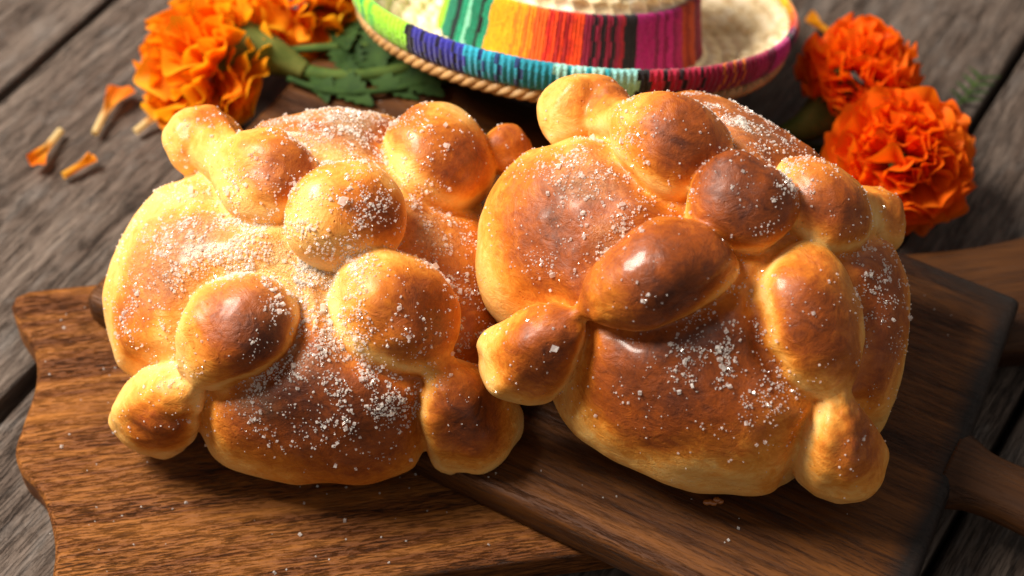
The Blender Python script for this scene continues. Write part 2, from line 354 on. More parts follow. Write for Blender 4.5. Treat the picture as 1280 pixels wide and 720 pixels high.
# ------------------------------------------------------------------ the breads
BREAD_L = dict(
    origin=(-0.0703, -0.0042, 0.027), tilt=(10.5, -3), height=0.048, belly=0.018,
    radii=[0.0677, 0.0699, 0.0732, 0.0726, 0.0696, 0.0654, 0.063, 0.0668, 0.069, 0.0686, 0.0664, 0.0688, 0.07, 0.0744, 0.0762, 0.0711],
    bones={
        'A': [(-0.0374, 0.0462, 0.0456, 0.0112), (-0.0324, 0.0479, 0.0443, 0.0121), (-0.0207, 0.0305, 0.0586, 0.0079), (-0.0105, 0.0229, 0.0611, 0.0157), (-0.006, 0.0188, 0.0623, 0.0156)],
        'B': [(0.0456, 0.034, 0.0458, 0.0194), (0.049, 0.0391, 0.0395, 0.0196), (0.0624, 0.0474, 0.0336, 0.0051), (0.0698, 0.0481, 0.0347, 0.0079), (0.0721, 0.0473, 0.0346, 0.0079)],
        'C': [(0.0172, 0.0007, 0.0677, 0.0173), (0.0212, 0.0012, 0.0666, 0.0173)],
        'D': [(-0.0117, -0.0312, 0.0575, 0.0166), (-0.0183, -0.0344, 0.055, 0.0174), (-0.0274, -0.0424, 0.0508, 0.0094), (-0.0332, -0.046, 0.0467, 0.0037), (-0.0411, -0.0485, 0.0358, 0.0116), (-0.0518, -0.0454, 0.0153, 0.0142)],
        'E': [(0.0321, -0.0258, 0.0544, 0.0188), (0.0366, -0.0295, 0.051, 0.0183), (0.0477, -0.0441, 0.0442, 0.0052), (0.0543, -0.0505, 0.0313, 0.0132), (0.0571, -0.0511, 0.0138, 0.0162)],
    },
    browned=[(0.0153, -0.0625, 0.044, 0.0283, 0.75), (-0.008, -0.0595, 0.0455, 0.0155, 0.6), (0.0032, -0.0544, 0.0518, 0.0128, 0.7), (0.0307, -0.0597, 0.043, 0.0155, 0.6), (-0.0422, -0.0058, 0.0583, 0.0138, 0.5), (-0.0561, -0.0244, 0.0434, 0.0107, 0.5), (-0.0298, 0.0003, 0.0628, 0.0095, 0.3), (-0.0476, -0.018, 0.0534, 0.0095, 0.3), (0.0266, 0.0449, 0.0546, 0.0166, 0.3), (0.0072, 0.0485, 0.0556, 0.0139, 0.3), (-0.0014, 0.0496, 0.0546, 0.0167, 0.35), (0.0261, 0.0505, 0.0514, 0.0139, 0.45), (0.0517, 0.0002, 0.0523, 0.016, 0.45), (0.0591, -0.0251, 0.0424, 0.0159, 0.7), (-0.0253, 0.0494, 0.0539, 0.0111, 0.55), (0.0008, 0.0171, 0.0761, 0.0126, 0.6), (0.0549, 0.0276, 0.0615, 0.0148, 0.6), (0.0626, 0.0303, 0.0545, 0.0095, 0.6), (0.073, 0.0462, 0.0424, 0.0098, 0.7), (0.0297, -0.004, 0.0808, 0.0102, 0.5), (0.0347, -0.0053, 0.0752, 0.0072, 0.6), (-0.0086, -0.0408, 0.0707, 0.0152, 0.8), (-0.0028, -0.0418, 0.0667, 0.0096, 0.7), (-0.0433, -0.0595, 0.0328, 0.0119, 0.8), (0.043, -0.0338, 0.0676, 0.0127, 0.75), (0.0497, -0.0355, 0.0622, 0.0092, 0.7), (0.0593, -0.0609, 0.0376, 0.0143, 0.9)],
    sugared=[(0.013, 0.0457, 0.0568, 0.0248, 1.2), (-0.0326, 0.0009, 0.062, 0.0239, 1), (-0.0075, -0.0084, 0.0656, 0.0183, 1.3), (0.0087, -0.0205, 0.0646, 0.0155, 1.3), (0.0089, -0.0338, 0.0618, 0.0129, 1), (0.0478, 0.0051, 0.0548, 0.0107, 1.2), (0.0518, -0.012, 0.052, 0.0132, 0.8), (0.0591, -0.0225, 0.0431, 0.0106, 0.6), (-0.01, -0.0535, 0.0509, 0.0077, 1.2), (0.0187, -0.0525, 0.0527, 0.0205, 0.9), (0.0361, -0.0532, 0.047, 0.0103, 0.6), (-0.0559, -0.0172, 0.0469, 0.0134, 0.4), (0.0233, 0.0036, 0.0836, 0.0103, 0.9), (0.0283, -0.0088, 0.0788, 0.0128, 0.35), (0.036, 0.0296, 0.0621, 0.0108, 0.5), (-0.0377, -0.0443, 0.0461, 0.0118, 0.4), (0.0252, -0.0221, 0.0714, 0.0077, 1)],
)
BREAD_R = dict(
    origin=(0.0617, -0.0141, 0.04), tilt=(9, 7), height=0.054, belly=0.02,
    radii=[0.0695, 0.0617, 0.0592, 0.0616, 0.0689, 0.0707, 0.0713, 0.0791, 0.0769, 0.0685, 0.0685, 0.0706, 0.0742, 0.0771, 0.0763, 0.0727],
    bones={
        'A': [(-0.0479, 0.0514, 0.0463, 0.0112), (-0.0394, 0.0548, 0.0453, 0.011), (-0.0314, 0.0366, 0.0618, 0.0082), (-0.023, 0.0272, 0.0672, 0.0157), (-0.0172, 0.0213, 0.0692, 0.0166)],
        'C': [(-0.0004, -0.0012, 0.0769, 0.0149), (0.004, -0.0028, 0.0768, 0.0146)],
        'D': [(-0.0137, -0.0209, 0.0716, 0.014), (-0.0239, -0.0248, 0.0688, 0.0169), (-0.0352, -0.0297, 0.0637, 0.0115), (-0.0468, -0.0336, 0.0536, 0.0033), (-0.0555, -0.0373, 0.0433, 0.0127), (-0.0613, -0.0363, 0.0283, 0.0153)],
        'B': [(0.0252, 0.0059, 0.0677, 0.016), (0.0316, 0.0024, 0.0665, 0.0155), (0.0502, 0.022, 0.044, 0.0081), (0.0598, 0.0256, 0.036, 0.0116)],
        'E': [(0.0214, -0.0283, 0.06, 0.0182), (0.0261, -0.0387, 0.0554, 0.0182), (0.0337, -0.054, 0.052, 0.006), (0.0384, -0.0628, 0.04, 0.0127), (0.0422, -0.0649, 0.0285, 0.0152)],
    },
    browned=[(-0.047, -0.0038, 0.0651, 0.0241, 0.65), (-0.056, -0.0116, 0.0569, 0.0178, 0.5), (-0.0684, 0.0103, 0.0497, 0.0157, 0.3), (-0.0062, 0.0459, 0.0636, 0.0214, 0.5), (0.0198, 0.0309, 0.0655, 0.0211, 0.6), (0.053, -0.0224, 0.0568, 0.0167, 0.7), (0.0504, -0.0071, 0.0611, 0.0155, 0.6), (0.0469, -0.042, 0.0542, 0.0152, 0.6), (-0.0158, -0.0544, 0.0568, 0.0222, 0.75), (-0.0069, -0.0475, 0.0636, 0.0136, 0.8), (-0.0294, -0.0544, 0.0492, 0.0175, 0.7), (0.0133, -0.0661, 0.0489, 0.0174, 0.25), (-0.0252, -0.0629, 0.0392, 0.0151, 0.2), (-0.0372, 0.0504, 0.0552, 0.0108, 0.35), (-0.0189, 0.0189, 0.0855, 0.0116, 0.8), (-0.0131, 0.0103, 0.081, 0.0116, 0.6), (0.0023, -0.0068, 0.0907, 0.0153, 0.97), (-0.0024, -0.0004, 0.0916, 0.0123, 0.9), (-0.025, -0.0314, 0.0842, 0.0169, 0.8), (-0.0173, -0.0324, 0.0824, 0.0121, 0.7), (-0.0482, -0.0342, 0.0564, 0.009, 0.6), (-0.0601, -0.0476, 0.0487, 0.0125, 0.75), (0.03, -0.0034, 0.0807, 0.0121, 0.75), (0.06, 0.0247, 0.0474, 0.0095, 0.4), (0.0197, -0.0423, 0.072, 0.0172, 0.8), (0.0451, -0.0701, 0.0479, 0.0115, 0.6)],
    sugared=[(-0.0446, 0.0141, 0.0663, 0.0155, 1.2), (-0.0396, -0.0102, 0.0667, 0.0076, 1.5), (-0.0654, -0.0078, 0.0494, 0.0067, 0.9), (-0.0533, -0.0168, 0.0561, 0.0102, 0.3), (-0.0225, -0.0001, 0.0724, 0.0127, 0.3), (0.0007, 0.0369, 0.0679, 0.0158, 1.4), (-0.0111, 0.0486, 0.0615, 0.0107, 0.6), (0.0161, 0.0091, 0.0805, 0.0102, 1.5), (0.0215, 0.0033, 0.0831, 0.0065, 1), (0.0477, -0.0024, 0.0629, 0.013, 0.6), (0.0531, -0.0198, 0.0575, 0.0129, 0.35), (0.0067, -0.0118, 0.0878, 0.0098, 0.4), (-0.0117, -0.0485, 0.0621, 0.0123, 0.35), (-0.0018, -0.0507, 0.0625, 0.0059, 0.55), (0.0113, -0.0558, 0.0593, 0.0084, 0.6), (0.0041, -0.0586, 0.0572, 0.0123, 0.25), (-0.0237, -0.0456, 0.0601, 0.0173, 0.14), (0.0049, -0.0367, 0.069, 0.0099, 0.3), (0.021, -0.0551, 0.0612, 0.0064, 0.6)],
)

def vnoise(P, scale, seed):
    """smooth value noise in -1..1"""
    g = np.random.default_rng(seed).uniform(-1, 1, (24, 24, 24)).astype(np.float32)
    q = P * scale + 7.3; i = np.floor(q).astype(int); f = q - i; f = f * f * (3 - 2 * f)
    i %= 24; j = (i + 1) % 24
    X0, Y0, Z0 = i[..., 0], i[..., 1], i[..., 2]; X1, Y1, Z1 = j[..., 0], j[..., 1], j[..., 2]
    fx, fy, fz = f[..., 0], f[..., 1], f[..., 2]
    L = lambda a, b, t: a + (b - a) * t
    return L(L(L(g[X0, Y0, Z0], g[X1, Y0, Z0], fx), L(g[X0, Y1, Z0], g[X1, Y1, Z0], fx), fy),
             L(L(g[X0, Y0, Z1], g[X1, Y0, Z1], fx), L(g[X0, Y1, Z1], g[X1, Y1, Z1], fx), fy), fz)
def smin(a, b, k):
    h = np.clip(.5 + .5 * (b - a) / k, 0, 1)
    return b * (1 - h) + a * h - k * h * (1 - h)
def tri(Fd, P, o, h):
    q = (P - o) / h; i = np.floor(q).astype(int)
    for d in range(3): i[:, d] = np.clip(i[:, d], 0, Fd.shape[d] - 2)
    f = q - i; r = 0
    for a in (0, 1):
        for b in (0, 1):
            for c in (0, 1):
                wt = (f[:, 0] if a else 1 - f[:, 0]) * (f[:, 1] if b else 1 - f[:, 1]) * (f[:, 2] if c else 1 - f[:, 2])
                r = r + Fd[i[:, 0] + a, i[:, 1] + b, i[:, 2] + c] * wt
    return r
def surface_nets(D, o, h):
    S = D < 0; nx, ny, nz = D.shape
    cnt = np.zeros((nx - 1, ny - 1, nz - 1), np.int8)
    for a in (0, 1):
        for b in (0, 1):
            for c in (0, 1): cnt += S[a:nx - 1 + a, b:ny - 1 + b, c:nz - 1 + c]
    act = (cnt > 0) & (cnt < 8); idx = np.full(act.shape, -1, np.int32); I = np.argwhere(act); idx[act] = np.arange(len(I))
    acc = np.zeros((len(I), 3)); num = np.zeros(len(I))
    cor = [np.array((a, b, c)) for a in (0, 1) for b in (0, 1) for c in (0, 1)]
    for p in cor:
        for ax in range(3):
            if p[ax]: continue
            q = p.copy(); q[ax] = 1
            A = D[tuple((I + p).T)]; B = D[tuple((I + q).T)]; m = (A < 0) != (B < 0)
            t = np.where(m, A / np.where(m, A - B, 1), 0)
            pos = np.broadcast_to(p, I.shape).astype(float).copy(); pos[:, ax] = t
            acc[m] += pos[m]; num[m] += 1
    V = o + h * (I + acc / num[:, None]); Q = []
    for ax in range(3):
        u, v = (ax + 1) % 3, (ax + 2) % 3
        sl = [slice(None)] * 3; s2 = [slice(None)] * 3; sl[ax] = slice(0, -1); s2[ax] = slice(1, None)
        ch = S[tuple(sl)] != S[tuple(s2)]; E = np.argwhere(ch); E = E[(E[:, u] > 0) & (E[:, v] > 0) & (E[:, u] < D.shape[u] - 1) & (E[:, v] < D.shape[v] - 1)]
        inside = S[tuple(E.T)]
        def cell(du, dv):
            c = E.copy(); c[:, u] -= du; c[:, v] -= dv; return idx[tuple(c.T)]
        q = np.stack([cell(1, 1), cell(0, 1), cell(0, 0), cell(1, 0)], 1)
        q[~inside] = q[~inside][:, ::-1]; Q.append(q)
    return V, np.concatenate(Q)
STEP = .00105; W_AX = np.array((1., .6, .3), np.float32)
def build_bread(name, label, d, seed):
    rx, ry = d['tilt']
    root = tag(empty(name, d['origin'], (Matrix.Rotation(R(ry), 3, 'Y') @ Matrix.Rotation(R(rx), 3, 'X'))), label, 'bread', 'sugared sweet breads on the boards')
    lo = np.array((-.088, -.088, -.003)); hi = np.array((.088, .088, .101)); n = np.ceil((hi - lo) / STEP).astype(int)
    gx, gy, gz = (lo[i] + STEP * np.arange(n[i]) for i in range(3))
    P = np.stack(np.meshgrid(gx, gy, gz, indexing='ij'), -1).astype(np.float32)
    Pw = P + np.stack([vnoise(P, 38, seed + k) + .45 * vnoise(P, 85, seed + 60 + k) for k in range(3)], -1) * .0021        # hand-shaped dough is never round
    # bun
    Rk = np.array(d['radii']); phi = np.arctan2(P[..., 1], P[..., 0]); t = (phi / (2 * np.pi) % 1) * len(Rk); i = np.floor(t).astype(int); f = t - i
    g = lambda k: Rk[(i + k) % len(Rk)]
    Rp = .5 * (2 * g(0) + (g(1) - g(-1)) * f + (2 * g(-1) - 5 * g(0) + 4 * g(1) - g(2)) * f * f + (3 * g(0) - g(-1) - 3 * g(1) + g(2)) * f ** 3)
    r = np.hypot(Pw[..., 0], Pw[..., 1]); z = Pw[..., 2] - d['belly']; p = 2.3
    F = ((r / Rp) ** p + np.abs(np.where(z > 0, z / d['height'], z / (d['belly'] * 1.25))) ** p + 1e-9) ** (1 / p) - 1
    G = np.gradient(F, STEP); bun = (F / np.maximum(np.sqrt(G[0] ** 2 + G[1] ** 2 + G[2] ** 2), 4.)).astype(np.float32)
    bun = -smin(-bun, P[..., 2] - .0002, .004)
    bun += vnoise(P, 60, seed + 9) * .0007 + vnoise(P, 150, seed + 10) * .00025
    # bones and ball
    bones = {}
    for key, pts in d['bones'].items():
        c = curve_pts(pts, 13 if len(pts) > 2 else 2); fld = np.full(bun.shape, .03, np.float32)
        for a, b in zip(c[:-1], c[1:]):
            m = max(a[3], b[3]) + .022
            i0 = np.clip(np.floor((np.minimum(a[:3], b[:3]) - m - lo) / STEP).astype(int), 0, n); i1 = np.clip(np.ceil((np.maximum(a[:3], b[:3]) + m - lo) / STEP).astype(int), 0, n)
            sl = tuple(slice(x, y) for x, y in zip(i0, i1)); Q = Pw[sl] - a[:3]; ba = b[:3] - a[:3]
            h = np.clip(Q @ ba / max(ba @ ba, 1e-9), 0, 1)
            off = Q - h[..., None] * ba; dd = np.sqrt((off ** 2).sum(-1)); rad = a[3] + (b[3] - a[3]) * h
            if key != 'C':                                   # rolled dough: pulled ridges that run along the strip, strongest at the thin necks
                un = off / np.maximum(dd, 1e-5)[..., None]
                rad = rad + vnoise(un * 2.3 + W_AX * (h[..., None] * .25), 1., seed + 80 + ord(key)) * (.0012 - .030 * np.clip(rad - .006, 0, .02))
                rad = rad + vnoise(un * 1.1 + 5, 1., seed + 90 + ord(key)) * rad * .10
            dd = dd - rad
            fld[sl] = smin(fld[sl], dd.astype(np.float32), .0010)
        bones[key] = fld + vnoise(P, 110, seed + 20 + ord(key)) * .0005
    near = np.minimum.reduce(list(bones.values()))
    bun2 = bun + .0042 * np.exp(-(np.clip(near, 0, None) / .0050) ** 2)               # dough sinks along the bones
    D = bun2
    for b in bones.values(): D = smin(D, b, .0011)
    D = D + vnoise(P, 240, seed + 71) * .00010 + np.abs(vnoise(P * (1, 1, 1.5), 120, seed + 72)) * .00028 * (.5 + vnoise(P, 30, seed + 73))
    # the soft underside gives way to whatever it lies on
    Mw = np.array(root.matrix_world.to_3x3(), np.float32); W = P @ Mw.T + np.array(d['origin'], np.float32)
    for rest in d['rests']:
        sd = W[..., 2] - rest[0]
        if len(rest) > 1: sd = np.maximum(sd, -((W[..., 0] - rest[1]) * rest[3] + (W[..., 1] - rest[2]) * rest[4]))
        D = -smin(-D, sd.astype(np.float32), .0012)
    G = np.gradient(D, STEP)
    V, Q = surface_nets(D, lo, STEP)
    for _ in range(2):
        gr = np.stack([tri(x, V, lo, STEP) for x in G], -1); V = V - gr * (tri(D, V, lo, STEP) / np.maximum((gr ** 2).sum(-1), .2))[:, None]
    N = np.stack([tri(x, V, lo, STEP) for x in G], -1); N /= np.linalg.norm(N, axis=1)[:, None]
    near_v = tri(near, V, lo, STEP); bun_v = tri(bun, V, lo, STEP)
    # oven colour: the parts that stood up browned, folds and the foot stayed pale
    keep = np.ones(len(V))
    for x, y, zz, rr, a in d['browned']:
        rr *= 1.20
        keep *= 1 - np.clip(a, 0, .97) * np.exp(-(((V - (x, y, zz)) ** 2).sum(1) / rr ** 2) ** 1.6)
    brown = 1 - keep
    base = d['bake'] + .13 * np.clip(N[:, 2], 0, 1) ** 2 + .07 * vnoise(V, 70, seed + 3)
    brown = 1 - (1 - brown * .93) * (1 - base)
    fold = np.exp(-(np.abs(near_v) / .0030) ** 2) * np.exp(-(np.clip(np.abs(bun_v), 0, None) / .0034) ** 2)
    brown *= 1 - .72 * fold
    brown = np.maximum(brown * np.clip(.35 + V[:, 2] / .024, .35, 1), .10 + .05 * vnoise(V, 90, seed + 4))
    glaze = np.zeros(len(V))                                                          # sugar that melted into a wet grainy coat
    for x, y, zz, rr, a in d['sugared']:
        if a >= .95: glaze += (a - .45) * np.exp(-(((V - (x, y, zz)) ** 2).sum(1) / (rr * 1.0) ** 2) ** 1.3)
    glaze = np.clip(glaze + fold * .25, 0, 1) * np.clip(.75 + .9 * vnoise(V, 130, seed + 51), 0, 1) * np.clip(N[:, 2] * 1.4, 0, 1) * d['wet']
    allf = np.stack([bun2] + list(bones.values())); lab = np.argmin(np.stack([tri(a, V, lo, STEP) for a in allf]), 0)
    fl = np.sort(lab[Q], 1)[:, 1]
    for k, nm in enumerate(['bun'] + ['ball' if key == 'C' else 'dough_bone' for key in bones]):
        q = Q[fl == k]; u, inv = np.unique(q, return_inverse=True)
        me = mesh_quads(nm, V[u], inv.reshape(-1, 4)); me.normals_split_custom_set_from_vertices(N[u].astype(np.float32))
        at = me.attributes.new('brown', 'FLOAT', 'POINT'); at.data.foreach_set('value', brown[u].astype(np.float32))
        at = me.attributes.new('glaze', 'FLOAT', 'POINT'); at.data.foreach_set('value', (glaze[u] * (1 if k == 0 else .25)).astype(np.float32))
        link(nm, me, root, M_BREAD)
    # sugar
    ce = V[Q].mean(1); nn = N[Q[:, 0]]
    den = np.full(len(ce), .035)
    for x, y, zz, rr, a in d['sugared']: den += a * np.exp(-((ce - (x, y, zz)) ** 2).sum(1) / rr ** 2)
    den *= np.clip((nn[:, 2] - .05) / .4, 0, 1) * np.clip(.45 + 1.3 * (vnoise(ce, 150, seed + 40) + .8 * vnoise(ce, 420, seed + 41)), 0.04, 1.8)
    den *= np.where(fl == 0, 1., .38)
    fo = np.exp(-(np.abs(tri(near, ce, lo, STEP)) / .002) ** 2); den *= 1 + 1.1 * fo
    den /= den.sum()
    ns = d['crystals']; pick = RNG.choice(len(Q), ns, p=den); u, v = RNG.random((2, ns, 1)); q = V[Q[pick]]
    pos = (q[:, 0] * (1 - u) + q[:, 1] * u) * (1 - v) + (q[:, 3] * (1 - u) + q[:, 2] * u) * v
    big = RNG.random(ns) < .36
    s = np.where(big, RNG.lognormal(math.log(.00024), .40, ns), RNG.lognormal(math.log(.00016), .3, ns))
    crystals(root, pos + nn[pick] * (s * .55)[:, None], s, 'sugar')
    return root
CUBE = np.array([(x, y, z) for x in (-1, 1) for y in (-1, 1) for z in (-1, 1)], float)
CF = np.array([(0, 1, 3, 2), (4, 6, 7, 5), (0, 4, 5, 1), (2, 3, 7, 6), (0, 2, 6, 4), (1, 5, 7, 3)])
def crystals(parent, pos, s, name):
    n = len(pos); q = RNG.normal(size=(n, 4)); q /= np.linalg.norm(q, axis=1)[:, None]; a, b, c, e = q.T
    M = np.stack([1 - 2 * (c * c + e * e), 2 * (b * c - a * e), 2 * (b * e + a * c), 2 * (b * c + a * e), 1 - 2 * (b * b + e * e), 2 * (c * e - a * b),
                  2 * (b * e - a * c), 2 * (c * e + a * b), 1 - 2 * (b * b + c * c)], -1).reshape(n, 3, 3)
    sc = s[:, None] * RNG.uniform(.65, 1.3, (n, 3))
    cube = CUBE[None] * sc[:, None] * (1 + RNG.uniform(-.25, .1, (n, 8, 1)))
    V = (pos[:, None] + np.einsum('nij,nkj->nki', M, cube)).reshape(-1, 3)
    Q = (CF[None] + 8 * np.arange(n)[:, None, None]).reshape(-1, 4)
    return tag(link(name, mesh_quads(name, V, Q, False), parent, M_SUGAR), kind='stuff')
BREAD_L['wet'], BREAD_R['wet'] = .9, .35
BREAD_L['bake'], BREAD_R['bake'] = .11, .17
BREAD_L['rests'] = [(.0143,), (.0283, .0541, -.1117, .490, .872)]; BREAD_R['rests'] = [(.0283,)]
BREAD_L['crystals'] = 14000; BREAD_R['crystals'] = 5600
bread_l = build_bread('sweet_bread', 'paler sugar crusted round sweet bread with dough bones, straddling the two boards at left', BREAD_L, 100)
bread_r = build_bread('sweet_bread', 'darker browned round sweet bread leaning on the paler one, its centre ball nearly burnt', BREAD_R, 300)

def drip(parent, world):
    bm = bmesh.new(); rn = random.Random(4)
    for k in range(5):
        m = Matrix.Translation(Vector((-.002 + k * .0011, rn.uniform(-.0006, .0006), rn.uniform(-.0004, .0006)))) @ Matrix.Diagonal((.0014, .0011, .0010, 1))
        bmesh.ops.create_icosphere(bm, subdivisions=2, radius=1, matrix=m)
    me = bpy.data.meshes.new('caramel_drip'); bm.to_mesh(me); bm.free(); me.polygons.foreach_set('use_smooth', [True] * len(me.polygons))
    o = link('caramel_drip', me, parent, M_SYRUP); o.location = parent.matrix_world.inverted() @ Vector(world)
drip(bread_r, (.0665, -.0835, .0295))

# ------------------------------------------------------------------ toy sombrero
hat = tag(empty('straw_hat', (.0254, .1450, .0530), Matrix.Rotation(R(6.4), 3, 'Y') @ Matrix.Rotation(R(-22.4), 3, 'X')),
          'miniature straw sombrero with striped rainbow cloth band and rim, lying behind the breads', 'hat')
def lathe(name, prof, seg, mat, bumpf=None, a0=0, a1=360, closed=False):
    V = []; Q = []; full = abs(a1 - a0) >= 359.9; m = len(prof)
    for i in range(seg + (0 if full else 1)):
        an = R(a0 + (a1 - a0) * i / seg)
        for j, (r, z) in enumerate(prof):
            dr = bumpf(an, j, r, z) if bumpf else (0, 0)
            V.append(((r + dr[0]) * math.cos(an), (r + dr[0]) * math.sin(an), z + dr[1]))
    ns = seg + (0 if full else 1); mj = m if closed else m - 1
    for i in range(seg):
        i2 = (i + 1) % ns
        for j in range(mj):
            j2 = (j + 1) % m
            Q.append((i * m + j, i2 * m + j, i2 * m + j2, i * m + j2))
    me = mesh_quads(name, V, Q)
    return link(name, me, hat, mat)
def resample(ctrl, step):
    c = curve_pts(ctrl, 400); s = np.concatenate([[0], np.cumsum(np.hypot(*np.diff(c, axis=0).T))]); t = np.arange(0, s[-1], step)
    return np.stack([np.interp(t, s, c[:, k]) for k in (0, 1)], 1), t
def weave(prof, arc, row=.0042, stitch=.0062, amp=.0013, flat=None):
    tg = np.gradient(prof, axis=0); tg /= np.linalg.norm(tg, axis=1)[:, None]; nr = np.stack([tg[:, 1], -tg[:, 0]], 1) * -1
    def f(an, j, r, z):
        if j >= len(prof): return (0, 0)
        rw = arc[j] / row; k = int(rw); rk = max(prof[min(len(prof) - 1, int((k + .5) * row / (arc[1] - arc[0])))][0], .004)
        n = max(5, round(2 * math.pi * rk / stitch)); u = an * n / (2 * math.pi) + .5 * (k % 2) + .35 * (rw - k)
        kk = math.floor(u); rnd = mnoise.noise(Vector((kk * 1.7, k * 2.3, 4.1)))
        h = (abs(math.sin(math.pi * rw)) ** .6) * (abs(math.sin(math.pi * u)) ** .6) * (1 + .6 * rnd) + .25 * rnd
        return (nr[j][0] * amp * h, nr[j][1] * amp * h)
    return f
brim_c = [(.050, -.0190), (.058, -.0205), (.066, -.0200), (.074, -.0170), (.081, -.0115), (.0855, -.0055), (.0872, -.0015)]
bp_, ba_ = resample(brim_c, .0007)
under = [(r + .0012, z - .0026) for r, z in bp_[::-1]]
lathe('brim', [tuple(x) for x in bp_] + under, 540, M_STRAW, weave(bp_, ba_, .0062, .0082, .0021), closed=True)
cp_, ca_ = resample([(.0525, -.0195), (.0505, -.010), (.0480, .004), (.0465, .012), (.0440, .022), (.0385, .034), (.029, .043), (.016, .047), (.001, .048)], .0007)
lathe('crown', [tuple(x) for x in cp_], 420, M_STRAW, weave(cp_, ca_, .0052, .0075, .0019))
# rope braid under the rim: two twisted strands, every stitch a bulge
for ph in (0, 2.094, 4.189):
    V = []; Q = []; nA, sg = 760, 8
    for i in range(nA):
        an = 2 * math.pi * i / nA; tw = an * 38 + ph + .25 * mnoise.noise(Vector((an * 9, ph, 0)))
        cr, cz = .0840 + .0010 * math.cos(tw), -.0140 + .0012 * math.sin(tw); rr = .0021 * (1 + .12 * math.sin(tw * 2))
        for k in range(sg):
            b = 2 * math.pi * k / sg; V.append(((cr + rr * math.cos(b)) * math.cos(an), (cr + rr * math.cos(b)) * math.sin(an), cz + rr * math.sin(b)))
    for i in range(nA):
        for k in range(sg):
            i2, k2 = (i + 1) % nA, (k + 1) % sg; Q.append((i * sg + k, i2 * sg + k, i2 * sg + k2, i * sg + k2))
    link('rim_braid', mesh_quads('rim_braid', V, Q), hat, M_BRAID)
def lin(h):
    v = [int(h[i:i + 2], 16) / 255 for i in (0, 2, 4)]
    return [x / 12.92 if x <= .04045 else ((x + .055) / 1.055) ** 2.4 for x in v]
def striped(name, prof, stripes, seg, closed=True, zig=0.):
    """cloth strip round the hat; stripes = (angle where the stripe ends, colour), front is -90 degrees"""
    o = lathe(name, prof, seg, M_CLOTH, lambda an, j, r, z: (.00035 * math.sin(an * 220) + .0003 * mnoise.noise(Vector((an * 30, j, 0))), .00025 * mnoise.noise(Vector((an * 20, j * .7, 5)))), closed=closed)
    me = o.data; at = me.attributes.new('stripe', 'FLOAT_COLOR', 'FACE'); m = len(prof); mj = m if closed else m - 1; col = []
    ends = [e for e, _ in stripes]
    for i in range(seg):
        for j in range(mj):
            a = 360 * (i + .5) / seg - 360 + zig * (1 if (j // 2) % 2 else -1)
            a = a if a >= -270 else a + 360
            k = 0
            while k < len(ends) - 1 and a > ends[k]: k += 1
            col += stripes[k][1] + [1]
    at.data.foreach_set('color', col)
    return o
def byx(cx, half, lst):
    """stripe list from how far right each stripe ends across the front of the hat"""
    return [(-180 + math.degrees(math.acos(max(-1, min(1, (cx - x) / half)))), lin(h)) for x, h in lst]
rim_st = [(-215, lin('0a7a58')), (-198, lin('12986a'))] + byx(722, 277, [
    (449, '20a03c'), (453, '9be02c'), (456, '2aa048'), (460, '9be02c'), (464, '35a84a'), (470, '9be02c'), (475, '5cc03a'), (514, '98e22e'), (522, '10101c'),
    (533, '2b2a8c'), (536, '15153c'), (550, '2b2a90'), (554, '15153c'), (566, '2c2b94'), (571, '121238'), (580, '2f3aa0'), (597, '1f9ab4'), (602, '17447c'), (615, '1f9ab4'), (621, '153a70'), (637, '1f93ac'), (644, '17386c'),
    (680, '17869c'), (695, '8fc9bd'), (701, '2b98a2'), (716, '9ad2c8'), (722, '2b98a2'), (738, '9ad2c8'), (743, '2b98a2'), (774, '86c6c4'), (788, '12121a'), (804, 'b0173a'), (810, '28101c'), (824, 'a5163a'), (830, '28101c'), (848, 'a8163c'), (853, '28101c'),
    (876, '9c1038'), (880, 'd87022'), (889, '93102f'), (893, 'd87022'), (902, '93102f'), (906, 'd87022'), (922, '98103c'), (938, 'ad1250'), (948, '7c0c3c'), (972, 'c01a78'), (980, '1a1020'), (988, '6a1048')]) + \
    [(-10, lin('c83a1a')), (-4, lin('f0641a')), (2, lin('f08a1c')), (30, lin('f4b41c')), (48, lin('eebf24')), (70, lin('1d9c86')), (95, lin('2a4c98'))]
rim_prof = [(r, z if z > -.003 else -.003 + (z + .003) * .72) for r, z in [(.0868, -.0010), (.0876, .0006), (.0888, .0008), (.0897, -.0004), (.0900, -.0030), (.0896, -.0060), (.0890, -.0090), (.0880, -.0120), (.0868, -.0142), (.0852, -.0150), (.0858, -.0110), (.0868, -.0060)]]
striped('rim_cloth', rim_prof, rim_st, 1080, zig=.5)
band_st = [(-178, lin('94d62c'))] + byx(715, 154, [
    (564, '94d62c'), (572, '11795a'), (577, '0d2a28'), (583, '15946c'), (587, '8ad0b0'), (596, '12805e'), (600, '101816'), (607, '14916a'), (634, 'f2ae14'), (638, 'ee8a16'), (646, 'f2a416'), (650, 'e8741a'), (656, 'f09a18'), (661, 'e2601a'), (671, 'ea681a'),
    (677, 'd8281a'), (682, 'ee4a14'), (687, 'b01a1a'), (692, 'e03a14'), (697, 'a8161c'), (702, 'dc3414'), (713, 'ee4a12'), (723, '8c1238'), (728, '1c0c18'), (734, '8c1238'), (740, '1c0c18'), (746, '861034'), (751, '1c0c18'), (757, '8c1238'), (762, 'a01a2c'),
    (777, '151018'), (800, 'a8146c'), (805, '7c0f4c'), (811, 'b01a74'), (816, '840f50'), (823, 'b41c78'), (828, '840f50'), (835, 'a31560'), (841, 'a83a1c'), (847, '8c2a1c'), (854, 'ac4018'), (861, '701030'), (868, '8a1840')]) + \
    [(20, lin('b02a1a')), (60, lin('e8a51c')), (90, lin('12805e'))]
